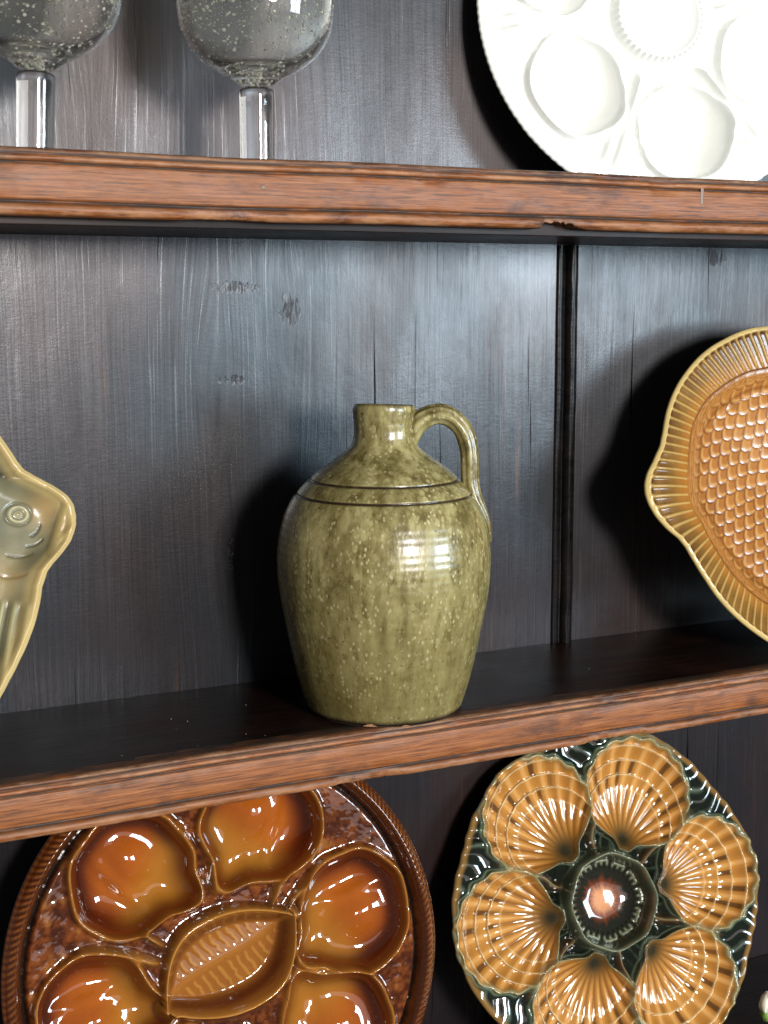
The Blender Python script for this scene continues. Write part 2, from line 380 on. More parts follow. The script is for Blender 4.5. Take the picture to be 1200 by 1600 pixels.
# ------------------------------------------------------------------ relief-moulded plates
def relief(name, label, cat, centre, tau, psi, r_out, shape, parts, group=None, drop=.0, nr=230, nt=560, c0=(0, 0), thick=.0045, backdrop=.012, backcol=(.3, .2, .1)):
    """polar sheet: shape(p,q,s,th) -> z, rgb, region ; one mesh for each region, plus the underside"""
    n = np.array([math.sin(psi) * math.cos(tau), -math.cos(psi) * math.cos(tau), math.sin(tau)])
    ex = np.array([math.cos(psi), math.sin(psi), 0]); ey = np.cross(n, ex)
    th = np.linspace(0, 2 * np.pi, nt, endpoint=False)
    s = np.linspace(.0, 1, nr); s = np.maximum(s, .002)
    ro = r_out(th)
    p = c0[0] + s[:, None] * ro[None] * np.cos(th)[None]; q = c0[1] + s[:, None] * ro[None] * np.sin(th)[None]
    sg = np.tile(s[:, None], (1, nt)); tg = np.tile(th[None], (nr, 1))
    z, rgb, reg = shape(p, q, sg, tg)
    # rolled lip, then the underside
    low = 9.0; zl = z[-1]; cosT, sinT = np.cos(th), np.sin(th); rows = []
    for k in range(1, 7):
        a = math.pi * k / 6; rows.append((ro + .5 * thick * math.sin(a), zl - thick * .5 * (1 - math.cos(a))))
    for f in (.97, .92, .84, .74, .66, .63, .62, .58, .56, .4, .2, .002):
        foot = .004 if f in (.62, .58) else 0
        i0 = max(0, int(f * nr) - int(.06 * nr)); low = min(low, float(z[i0:int(f * nr) + 1].min()))
        blend = sst(1.0, .80, f)
        rows.append((ro * f, (np.minimum(zl, z[int(f * nr)]) * (1 - blend) + low * blend) - thick - foot))
    NB = len(rows)
    pb = np.array([c0[0] + r * cosT for r, _ in rows]); qb = np.array([c0[1] + r * sinT for r, _ in rows]); zb = np.array([zz for _, zz in rows])
    P = np.concatenate([p, pb]); Q = np.concatenate([q, qb]); Z = np.concatenate([z, zb])
    V = np.stack([P, Q, Z], -1)
    # vertex normals from the whole sheet, so the regions meet without a crease
    du = np.gradient(V, axis=0); dv = np.roll(V, -1, 1) - np.roll(V, 1, 1)
    Nn = np.cross(du, dv); Nn /= np.maximum(np.linalg.norm(Nn, axis=-1, keepdims=True), 1e-12)
    Nn[0] = (0, 0, 1); Nn[-1] = (0, 0, -1)
    rgbA = np.concatenate([rgb, np.tile(rgb[-1][None], (6, 1, 1)), np.tile(np.array(backcol)[None, None], (NB - 6, nt, 1))])
    F = grid_faces(nr + NB, nt, True)
    regf = np.concatenate([reg[:-1].reshape(-1), np.full((NB) * nt, -1)])
    regf[(nr - 1) * nt:(nr - 1 + 6) * nt] = reg[-1].max() if False else parts.get('lip', -1)
    base = np.array(centre) - ey * drop
    root = thing(name, label, cat, tuple(base), group)
    root.rotation_euler = Matrix(np.array([ex, ey, n]).T.tolist()).to_euler()
    Vf = V.reshape(-1, 3) + np.array([0, drop, 0]); Nf = Nn.reshape(-1, 3); Cf = rgbA.reshape(-1, 3)
    for rid, nm, mat in parts['list']:
        ff = F[regf == rid]
        if not len(ff): continue
        uq, inv = np.unique(ff.ravel(), return_inverse=True)
        me = mesh_np(nm, Vf[uq], inv.reshape(-1, 4), attrs=dict(glaze=Cf[uq]))
        me.normals_split_custom_set_from_vertices(Nf[uq].tolist())
        link(nm, me, mat, root)
    return root

# --- scallop oyster plate -------------------------------------------------
def scallop_plate():
    R = .1385; OFF = R_(7)
    def ro(th): return R * (.982 + .018 * np.cos(6 * (th - OFF)) + .003 * np.cos(18 * (th - OFF)))
    def shape(p, q, s, th):
        x0, y0 = p / R, q / R; rho = np.hypot(x0, y0)
        z = np.zeros_like(p); rgb = np.zeros(p.shape + (3,)); reg = np.zeros(p.shape, int)
        lump = vnoise(x0 * 13, y0 * 13, 5, 2); l2 = vnoise(x0 * 34, y0 * 34, 8, 2)
        strand = np.cos(th * 42 + 2.2 * np.sin(rho * 17 + 3 * np.cos(th * 3))); 
        z += R * (.015 + .05 * sst(.35, .95, rho) + .0065 * strand * sst(.45, .6, rho) + .045 * bell(rho - .345, .06) * np.cos(6 * (th - OFF)))
        rgb[:] = lerp((.005, .009, .006), (.045, .068, .042), sst(.3, .95, strand) * sst(.35, .7, lump))
        rgb = lerp(rgb, (.26, .14, .04), sst(.965, .995, s) * .85)
        for k in range(6):
            a0 = OFF + k * math.pi / 3 + math.pi / 6                       # vein between two shells
            u = x0 * math.cos(a0) + y0 * math.sin(a0); v = -x0 * math.sin(a0) + y0 * math.cos(a0)
            v = v + .012 * np.sin(u * 26 + k)
            lin = bell(v, .020) * sst(.27, .36, u) * (1 - sst(.66, .8, u))
            z += R * .06 * lin
            rgb = lerp(rgb, (.13, .060, .024), lin * .9)
            rgb = lerp(rgb, (.30, .24, .12), bell(v - .004, .006) * sst(.28, .36, u) * (1 - sst(.62, .75, u)) * .7)
        rim = np.full(p.shape, 9.0)
        for k in range(6):
            a = OFF + k * math.pi / 3
            u = x0 * math.cos(a) + y0 * math.sin(a) - .322; v = -x0 * math.sin(a) + y0 * math.cos(a)
            u = u + .02 * math.sin(k * 2.1); v = v * (1 + .03 * math.cos(k * 1.7))
            d = np.hypot(u, v); phi = np.arctan2(v, u + 1e-9)
            lobes = 1 + .022 * np.cos(phi * 34) * sst(.30, .5, d)
            c = np.hypot(u - .336, v * .985) / (.343 * lobes)
            pin = sst(.17, .0, u) * .16
            c = c + pin * sst(.02, .10, np.abs(v)) + .018 * (vnoise(phi * 3 + 9 * k, d * 4, 61, 2) - .5)
            ins = c < 1.0
            prof = -.095 * np.clip(1 - c ** 2, 0, 1) ** .75
            g = np.cos(phi * 34.0 + .5 * np.sin(k))                        # ribs
            ribamp = sst(.10, .34, d) * (1 - .3 * sst(.9, 1.0, c))
            t = d / (.66 * np.clip(np.cos(phi * .92), .18, 1) ** .62)      # growth lines, concentric on the hinge
            tt = (t - .56) * 7.6; fr = tt - np.floor(tt); stepz = np.where(t > .56, fr ** 2.2, 0)
            line = np.where(t > .53, bell(np.abs(fr - .97), .075) + bell(fr + .03, .05), 0)
            hz = R * (.075 + prof + .0055 * ribamp * (np.abs(g) ** .8 * np.sign(g)) + .016 * stepz * sst(.1, .3, 1 - c * .6))
            lipw = bell(c - 1.0, .055)
            hz += R * .016 * lipw
            cc = lerp((.40, .165, .028), (.50, .225, .048), sst(.1, .9, (1 - c)))
            cc = lerp(cc, (.60, .31, .095), sst(.35, .95, g) * ribamp * .75)
            val = sst(-.25, -.75, g)
            dash = sst(.40, .75, vnoise(np.floor(tt) * 3.1 + k, np.floor(phi * 34 / 6.283 + 40), 31, 1))
            cc = lerp(cc, (.045, .014, .005), val * sst(.50, .64, t) * (.12 + .70 * dash))
            cc = lerp(cc, (.17, .06, .014), val * sst(.12, .3, t) * (1 - sst(.5, .62, t)) * .7)
            cc = lerp(cc, (.70, .50, .24), np.clip(line, 0, 1) * sst(.5, .6, t) * (.65 + .3 * (g > -.4)))
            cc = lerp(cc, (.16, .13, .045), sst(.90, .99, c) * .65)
            cc = lerp(cc, (.42, .38, .20), bell(c - .985, .018) * .75)
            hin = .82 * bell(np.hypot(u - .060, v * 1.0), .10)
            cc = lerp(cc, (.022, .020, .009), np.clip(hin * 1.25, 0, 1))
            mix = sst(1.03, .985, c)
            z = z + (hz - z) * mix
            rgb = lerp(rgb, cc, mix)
            z += R * .012 * bell(c - 1.035, .03) * (c > 1.0)
            rgb = lerp(rgb, (.15, .20, .13), bell(c - 1.035, .022) * .6)
            reg[c < 1.01] = k + 1
        # sauce cup in the middle
        th8 = np.arctan2(y0, x0); wav = 1 + .018 * np.cos(8 * th8 + .4) + .01 * np.cos(3 * th8)
        rr = rho / wav
        inside = sst(.315, .285, rr)
        cupz = R * (.10 * bell(rr - .272, .020) + np.where(rr < .272, .012 - .075 * np.clip(1 - (rr / .255) ** 2, 0, 1) + .022 * bell(rr, .09), .02 * (1 - sst(.27, .33, rr))))
        dash = (np.cos(th8 * 36) > -.15) * 1.0
        teeth = bell(rr - .205, .020) * sst(-.4, .5, np.cos(th8 * 36))
        arc = bell(rr - .226, .006) * sst(-.75, -.3, np.cos(th8 * 12))
        cupz += R * .010 * (teeth + arc)
        cr = np.zeros(p.shape + (3,)); cr[:] = (.012, .013, .009)
        cr = lerp(cr, (.085, .095, .055), sst(.232, .262, rr) * .8)
        cr = lerp(cr, (.27, .29, .18), np.clip(bell(rr - .276, .011) * .9, 0, 1))
        cr = lerp(cr, (.24, .26, .16), np.clip(.8 * teeth * sst(.19, .222, rr) + .9 * arc, 0, 1))
        star = rr * (1 + .35 * (vnoise(th8 * 9 + 30, rr * 6, 4, 2) - .5))
        cr = lerp(cr, (.16, .035, .008), sst(.150, .085, star))
        cr = lerp(cr, (.62, .27, .12), sst(.098, .045, star))
        z = z + (cupz - z) * inside
        rgb = lerp(rgb, cr, inside)
        reg[rr < .30] = 7
        return z, rgb, reg
    lst = [(0, "plate_ground", M['shellground'])] + [(k, "scallop_well", M['shell']) for k in range(1, 7)] + [(7, "sauce_cup", M['shellground']), (-1, "underside", M['shellground'])]
    return relief("oyster_plate", "oyster plate of amber scallop shells round a dark green cup, right of bottom shelf", "oyster plate",
                  (.6955, -.060, -.4905), R_(18), R_(-8), ro, shape, dict(list=lst, lip=0), drop=.1340, nr=300, nt=760, backcol=(.16, .09, .03), backdrop=.016)
scallop_plate()

# --- treacle brown oyster plate ------------------------------------------
def brown_plate():
    R = .1575; OFF = R_(12)
    def ro(th): return R * (1 + .0015 * np.cos(3 * th))
    def shape(p, q, s, th):
        x0, y0 = p / R, q / R; rho = np.hypot(x0, y0); wx = x0 + .03 * (vnoise(x0 * 5, y0 * 5, 3, 2) - .5); wy = y0 + .03 * (vnoise(x0 * 5, y0 * 5, 13, 2) - .5)
        reg = np.zeros(p.shape, int)
        st = vnoise(x0 * 55, y0 * 55, 2, 3); st2 = vnoise(x0 * 20, y0 * 20, 6, 3)
        z = R * (.02 + .03 * sst(.4, .86, rho) + .0009 * (st - .5) + .005 * (st2 - .5))
        rgb = lerp((.050, .010, .003), (.17, .043, .009), sst(.30, .68, st * .6 + st2 * .4))
        rgb = lerp(rgb, (.34, .14, .03), sst(.62, .80, st2) * .4)
        dk = vnoise(x0 * 7 + 3, y0 * 7, 51, 3); rgb = lerp(rgb, (.035, .009, .006), sst(.52, .70, dk) * .6)
        # stalks between wells
        for k in range(6):
            a = OFF + k * math.pi / 3 + math.pi / 6
            for da, w0 in ((-.13, .013), (.10, .016)):
                u = wx * math.cos(a + da) + wy * math.sin(a + da); v = -wx * math.sin(a + da) + wy * math.cos(a + da)
                v = v + .03 * np.sin(u * 9 + k * 1.3)
                m = bell(v, w0) * sst(.28, .38, u) * (1 - sst(.56, .72, u))
                z += R * .038 * m; rgb = lerp(rgb, (.42, .18, .035), m * .75)
        for k in range(6):
            a = OFF + k * math.pi / 3 + (R_(8) if k == 5 else 0)
            u = wx * math.cos(a) + wy * math.sin(a) - .612; v = -wx * math.sin(a) + wy * math.cos(a)
            sgn = 1 if k % 2 else -1
            d = np.hypot(u, v); ps = np.arctan2(v, u)
            dp = np.angle(np.exp(1j * (ps - math.pi + sgn * .35)))
            rw = .270 * (1 + .05 * np.cos(ps) - .04 * np.cos(2 * ps) + .30 * np.exp(-(dp / .28) ** 2) + .02 * np.sin(3 * ps + k) + .012 * np.sin(7 * ps + 2 * k))
            c = d / rw
            bowl = -.135 * np.clip(1 - c ** 2.6, 0, 1) ** .7
            hump = .100 * np.exp(-(((u - .045) / .145) ** 2 + ((v - .030 * sgn) / .120) ** 2))
            fold = .012 * bell(v + sgn * .075 + .25 * u * u, .030) * sst(.95, .6, c)
            wav = .0003 * np.sin(np.hypot(u + .20, v + .1 * sgn) * 95 + 5 * vnoise(u * 9, v * 9, k, 2)) * sst(.9, .45, c)
            lip = .030 * bell(c - 1.03, .050) * (1 + .5 * (vnoise(ps * 3 + 10 * k, ps * 0, 7, 2) - .5))
            hz = R * (.045 + bowl + hump + fold + wav)
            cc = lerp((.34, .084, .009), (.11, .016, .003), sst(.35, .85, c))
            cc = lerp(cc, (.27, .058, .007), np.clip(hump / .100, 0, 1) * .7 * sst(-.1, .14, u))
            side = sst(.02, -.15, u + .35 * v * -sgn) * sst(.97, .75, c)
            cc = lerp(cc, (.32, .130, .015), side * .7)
            cc = lerp(cc, (.040, .008, .003), bell(c - .84, .11) * (.35 + .55 * sst(-.15, .08, u)))  # dark ring: shade of the well's depth painted into the glaze
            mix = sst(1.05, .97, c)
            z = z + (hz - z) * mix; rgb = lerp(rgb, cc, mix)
            z += R * lip
            rgb = lerp(rgb, (.38, .15, .024), np.clip(bell(c - 1.02, .040) * .75, 0, 1))
            reg[c < 1.05] = k + 1
        # lemon-leaf well in the centre
        al = R_(31); u = x0 * math.cos(al) + y0 * math.sin(al); v = -x0 * math.sin(al) + y0 * math.cos(al)
        L, Wd = .345, .225
        v2 = v + .03 * np.sin(u * 7)
        e = np.abs(v2) / (Wd * np.clip(1 - (np.abs(u) / L) ** 2.3, .001, 1)); e = np.where(np.abs(u) >= L, 9, e)
        ed = np.where(e < 9, (np.abs(v2) - Wd * np.clip(1 - (np.abs(u) / L) ** 2.3, 0, 1)), .2)   # distance-like
        far = np.hypot(np.maximum(np.abs(u) - L, 0), v2)
        ed = np.where(np.abs(u) >= L, np.maximum(far, np.abs(v2) * .5), ed)
        mix = sst(.030, .0, ed)
        fl = sst(.0, -.09, ed)
        rib = np.sin(u * 150 + 3 * vnoise(u * 12, v * 30, 9, 2)) * sst(.014, .035, np.abs(v2 - .01)) * sst(-.075, -.10, ed)
        hz = R * (.050 - .085 * fl + .006 * bell(v2 - .006, .060) * sst(.0, -.10, ed) + .0006 * rib)
        cc = lerp((.25, .085, .013), (.090, .021, .005), bell(ed + .045, .032))
        cc = lerp(cc, (.40, .185, .036), sst(.0, 1, rib) * .6)
        cc = lerp(cc, (.30, .11, .018), bell(v2 - .012, .016))
        z = z + (hz - z) * mix; rgb = lerp(rgb, cc, mix)
        z += R * .042 * bell(ed - .012, .018)
        rgb = lerp(rgb, (.46, .20, .036), np.clip(bell(ed - .010, .016), 0, 1) * .85)
        rgb = lerp(rgb, (.06, .016, .005), bell(ed - .042, .012) * .7)
        reg[ed < .03] = 7
        # edge: dark gutter, then a twisted rope band
        gut = bell(rho - .918, .011)
        z -= R * .038 * gut
        rgb = lerp(rgb, (.012, .008, .007), np.clip(gut * 1.1, 0, 1))
        thh = np.arctan2(y0, x0); band = sst(.926, .938, rho)
        rope = np.cos(thh * 210 - (rho - .96) * 150)
        bz = R * (.055 + .030 * (1 - ((rho - .968) / .034) ** 2) + .0026 * rope * bell(rho - .985, .014) + .006 * bell(rho - .962, .010))
        z = z + (bz - z) * band
        bc = lerp((.060, .014, .004), (.20, .060, .012), sst(-.3, .8, rope) * bell(rho - .98, .02))
        bc = lerp(bc, (.26, .085, .016), bell(rho - .927, .006) * .5)
        rgb = lerp(rgb, bc, band)
        reg[rho > .910] = 8
        return z, rgb, reg
    lst = [(0, "plate_ground", M['brown'])] + [(k, "oyster_well", M['brown']) for k in range(1, 7)] + [(7, "leaf_well", M['brown']), (8, "rope_rim", M['brown']), (-1, "underside", M['brown'])]
    return relief("oyster_plate", "round treacle brown oyster plate with oval wells and leaf-shaped middle, left of bottom shelf", "oyster plate",
                  (.3620, -.0640, -.4680), R_(11), R_(-4), ro, shape, dict(list=lst, lip=8), drop=.1450, nr=300, nt=800, backcol=(.10, .03, .01), backdrop=.018)
brown_plate()

# --- white oyster plate ---------------------------------------------------
def white_plate():
    R = .1460; OFF = R_(39)
    def ro(th): return R * (1 + .0016 * np.cos(th * 150))
    def shape(p, q, s, th):
        x0, y0 = p / R, q / R; rho = np.hypot(x0, y0); tt = np.arctan2(y0, x0)
        reg = np.zeros(p.shape, int)
        z = R * (.03 + .05 * sst(.3, 1, rho) + .006 * (vnoise(x0 * 14, y0 * 14, 5, 3) - .5))
        for k in range(6):
            a = OFF + k * math.pi / 3 + math.pi / 6
            u = x0 * math.cos(a) + y0 * math.sin(a); v = -x0 * math.sin(a) + y0 * math.cos(a)
            leaf = sst(.30, .40, u) * (1 - sst(.80, .97, u))
            z += R * leaf * (.050 * bell(v, .020 + .10 * sst(.45, .8, u)) + .010 * np.cos(v * 95) * bell(v, .13))
        for k in range(6):
            a = OFF + k * math.pi / 3
            u = x0 * math.cos(a) + y0 * math.sin(a) - .610; v = -x0 * math.sin(a) + y0 * math.cos(a)
            ps = np.arctan2(v, u); d = np.hypot(u, v)
            rw = .262 * (1 + .08 * np.cos(ps) + .02 * np.cos(5 * ps + k) - .03 * np.cos(2 * ps)); c = d / rw
            hz = R * (.065 - .150 * np.clip(1 - c ** 2.2, 0, 1) + .055 * np.exp(-((u + .05) ** 2 + (v - .02) ** 2) / .012))
            z = z + (hz - z) * sst(1.04, .96, c)
            z += R * .040 * bell(c - 1.02, .055)
            reg[c < 1.05] = k + 1
        m = sst(.275, .235, rho)
        cz = R * (.085 - .045 * (1 - (np.clip(rho / .22, 0, 1)) ** 4))
        z = z + (cz - z) * m
        z += R * .016 * bell(rho - .243, .012) * (.4 + .6 * np.cos(tt * 44))
        z += R * .009 * bell(rho - .976, .013) * (.6 + .4 * np.cos(tt * 150))
        reg[rho < .262] = 7
        rgb = np.full(p.shape + (3,), .85)
        return z, rgb, reg
    w = M['white']
    lst = [(0, "plate_ground", w)] + [(k, "oyster_well", w) for k in range(1, 7)] + [(7, "sauce_cup", w), (-1, "underside", w)]
    return relief("oyster_plate", "glossy white oyster plate with a beaded edge, standing on the top shelf", "oyster plate",
                  (.7332, -.0450, .2120), R_(10), R_(-12), ro, shape, dict(list=lst, lip=0), drop=.1455, nr=260, nt=660, backcol=(.85, .85, .8), backdrop=.014)
white_plate()

# --- outlines taken in the plate's own plane (millimetres) ----------------
def polar_fn(pts, c0, blur=4.0):
    P = np.array(pts) / 1000 - np.array(c0); a = np.arctan2(P[:, 1], P[:, 0]); r = np.hypot(P[:, 0], P[:, 1])
    o = np.argsort(a); a, r = a[o], r[o]
    A = np.concatenate([a - 2 * np.pi, a, a + 2 * np.pi]); Rr = np.tile(r, 3)
    g = np.linspace(-np.pi, np.pi, 1440, endpoint=False); v = np.interp(g, A, Rr)
    k = np.exp(-(np.arange(-30, 31) / blur) ** 2); k /= k.sum()
    v = np.convolve(np.concatenate([v[-30:], v, v[:30]]), k, 'valid')
    def f(th):
        t = np.angle(np.exp(1j * np.asarray(th))); return np.interp(t, np.append(g, np.pi), np.append(v, v[0]))
    return f

def fish_plate():
    out = [(-7.4, 267.3), (-25.5, 266.1), (-39.3, 263.0), (-56.5, 256.7), (-69.4, 251.0), (-82.0, 243.4), (-95.2, 232.5), (-104.8, 222.9), (-113.4, 211.5), (-120.6, 198.4), (-125.8, 184.1), (-130.4, 172.9), (-139.0, 161.0), (-146.1, 151.8), (-149.5, 143.8), (-150.2, 136.1), (-148.3, 127.9), (-143.4, 118.1), (-135.2, 108.2), (-125.6, 100.1), (-120.1, 92.4), (-114.4, 80.8), (-106.9, 67.0), (-97.5, 51.4), (-84.2, 36.0), (-68.7, 22.5), (-54.3, 12.3)]
    inn = [(-13.2, 235.6), (-31.6, 232.7), (-50.4, 225.6), (-63.2, 218.9), (-76.4, 210.5), (-87.4, 198.3), (-95.0, 186.0), (-99.5, 171.6), (-102.9, 157.5), (-105.5, 141.5), (-106.1, 132.9), (-103.2, 120.4), (-98.0, 111.5), (-93.3, 99.9), (-86.6, 86.2), (-77.9, 71.5), (-68.7, 60.4), (-58.7, 50.9), (-48.5, 43.5)]
    C0 = (.015, .136)
    for t in np.linspace(-82, 84, 40):
        t = R_(t); out.append((15 + 165 * math.cos(t), 134.5 + 134 * math.sin(t))); inn.append((12 + 138 * math.cos(t), 138 + 100 * math.sin(t)))
    out += [(-38, 5.5), (-20, 1.5)]; inn += [(-30, 38.5), (-12, 37)]
    fo, fi = polar_fn(out, C0, 3.0), polar_fn(inn, C0, 6.0)
    tg_ = np.linspace(-np.pi, np.pi, 2881); ri = fi(tg_)
    arc = np.concatenate([[0], np.cumsum(np.hypot(np.diff(ri * np.cos(tg_)), np.diff(ri * np.sin(tg_))))]); arc /= arc[-1]
    NRIB = 116
    def shape(p, q, s, th):
        r = np.hypot(p - C0[0], q - C0[1]); ri_ = fi(th); ro_ = fo(th); t = np.clip((r - ri_) / (ro_ - ri_), 0, 1)
        tw = np.angle(np.exp(1j * th)); tail = bell(np.angle(np.exp(1j * (th - np.pi))), .21)
        reg = np.where(r > ri_, 1, 0); reg = np.where((r > ri_) & (tail > .42), 2, reg)
        ph = np.interp(tw, tg_, arc) * NRIB - .75 * t * (1 - tail)
        sweep = np.sin(2 * np.pi * ph)
        ridge = np.clip(sweep, 0, 1) ** 1.2
        zr = .004 + .0075 * t + .0012 * ridge * sst(0, .15, t) * (1 - sst(.90, 1, t)) + .0022 * bell(t - .97, .06) + .003 * tail * np.sin(np.pi * t)
        lo = bell(r - ri_, .0028)
        crr = lerp((.33, .130, .020), (.20, .098, .020), sst(.10, .55, t))
        crr = lerp(crr, (.125, .055, .012), sst(.3, .9, t) * sst(.35, .6, vnoise(p * 70, q * 70, 3, 3)))
        crr = lerp(crr, (.050, .018, .006), bell(t - .90, .06) * sst(.2, -.5, sweep) * sst(.46, .62, vnoise(p * 45, q * 45, 12, 2)) * .9)
        crr = lerp(crr, (.50, .32, .10), sst(.35, .95, sweep) * (.85 - .15 * t) * sst(.0, .1, t))
        crr = lerp(crr, (.58, .42, .16), sst(.915, .965, t))
        # well: steep wall then a floor covered with overlapping scales
        di = ri_ - r; wall = sst(0, .021, di)
        zw = .003 - .0085 * wall - .004 * sst(.01, .09, di)
        ang = R_(222); ca, sa = math.cos(ang), math.sin(ang)
        X = (p * ca + q * sa); Y = (-p * sa + q * ca)
        comp = 1 + .9 * (1 - sst(.002, .02, di))                         # scales are finer on the wall
        X = X + .0015 * np.sin(Y * 60); Y = Y + .0012 * np.sin(X * 70)
        a, b, rx, ry = .0098, .0118, .0142, .0074
        i0 = np.floor(X / a)
        best = np.full(p.shape, 1e9); dn_b = np.ones(p.shape); lx = np.zeros(p.shape); ids = np.zeros(p.shape)
        for dk in (2, 1, 0, -1, -2):                                       # far to near: the later ones lie on top
            i = i0 + dk; off = np.where(np.mod(i, 2) < .5, 0, .5)
            j = np.round(Y / b - off); cx, cy = i * a, (j + off) * b
            jit = (hash2(i.astype(np.int64), j.astype(np.int64), 77) - .5)
            dx = (X - cx) / (rx * (1 + .16 * jit)); dy = (Y - cy - jit * .0016) / ry
            dn = np.where(dx > -.2, np.hypot(np.clip(dx, 0, 9), dy), np.hypot(dx * .7, dy))
            ok = dn < 1
            dn_b = np.where(ok, dn, dn_b); lx = np.where(ok, dx, lx); ids = np.where(ok, jit, ids)
        edge = sst(.74, 1.0, dn_b)
        zs = .00018 * (np.clip(lx, -.3, 1) * .6 + .5) * (1 - edge) - .00025 * edge
        for _ in range(4):                                                  # glaze rounds the steps off
            zs = (np.roll(zs, 1, 1) + 2 * zs + np.roll(zs, -1, 1)) / 4
            zs[1:-1] = (zs[2:] + 2 * zs[1:-1] + zs[:-2]) / 4
        cs = lerp((.30, .105, .018), (.44, .18, .036), np.clip(vnoise(p * 28, q * 28, 72, 2) * 1.3 - .15 + ids * .6, 0, 1))
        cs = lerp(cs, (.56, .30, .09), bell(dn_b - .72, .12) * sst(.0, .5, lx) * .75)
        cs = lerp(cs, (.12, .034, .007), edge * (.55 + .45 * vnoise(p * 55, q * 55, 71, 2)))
        fine = np.sin(np.hypot(p - C0[0], q - C0[1]) * 2600 + 9 * vnoise(p * 260, q * 260, 4, 2))
        wl = 1 - sst(.006, .014, di)
        cs = lerp(cs, lerp((.27, .10, .018), (.42, .19, .05), sst(-.5, .8, fine)), wl * .8)
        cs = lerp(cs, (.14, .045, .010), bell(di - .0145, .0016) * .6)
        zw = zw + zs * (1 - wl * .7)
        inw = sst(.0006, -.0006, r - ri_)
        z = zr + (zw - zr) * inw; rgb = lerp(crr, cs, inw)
        rgb = lerp(rgb, (.13, .045, .010), bell(r - ri_, .0012) * (.9 - .8 * tail))
        return z, rgb, reg
    m = M['fish']
    return relief("fish_platter", "amber fish platter with scaled well and ribbed rim, right of the jug", "platter",
                  (.8545, -.125, -.2852), R_(17), R_(-4), fo, shape, dict(list=[(0, "scaled_well", m), (1, "ribbed_rim", m), (2, "tail_fin", m), (-1, "underside", m)], lip=1),
                  drop=0.0, nr=330, nt=1100, c0=C0, backcol=(.30, .15, .04), backdrop=.014, thick=.004)
fish_plate()

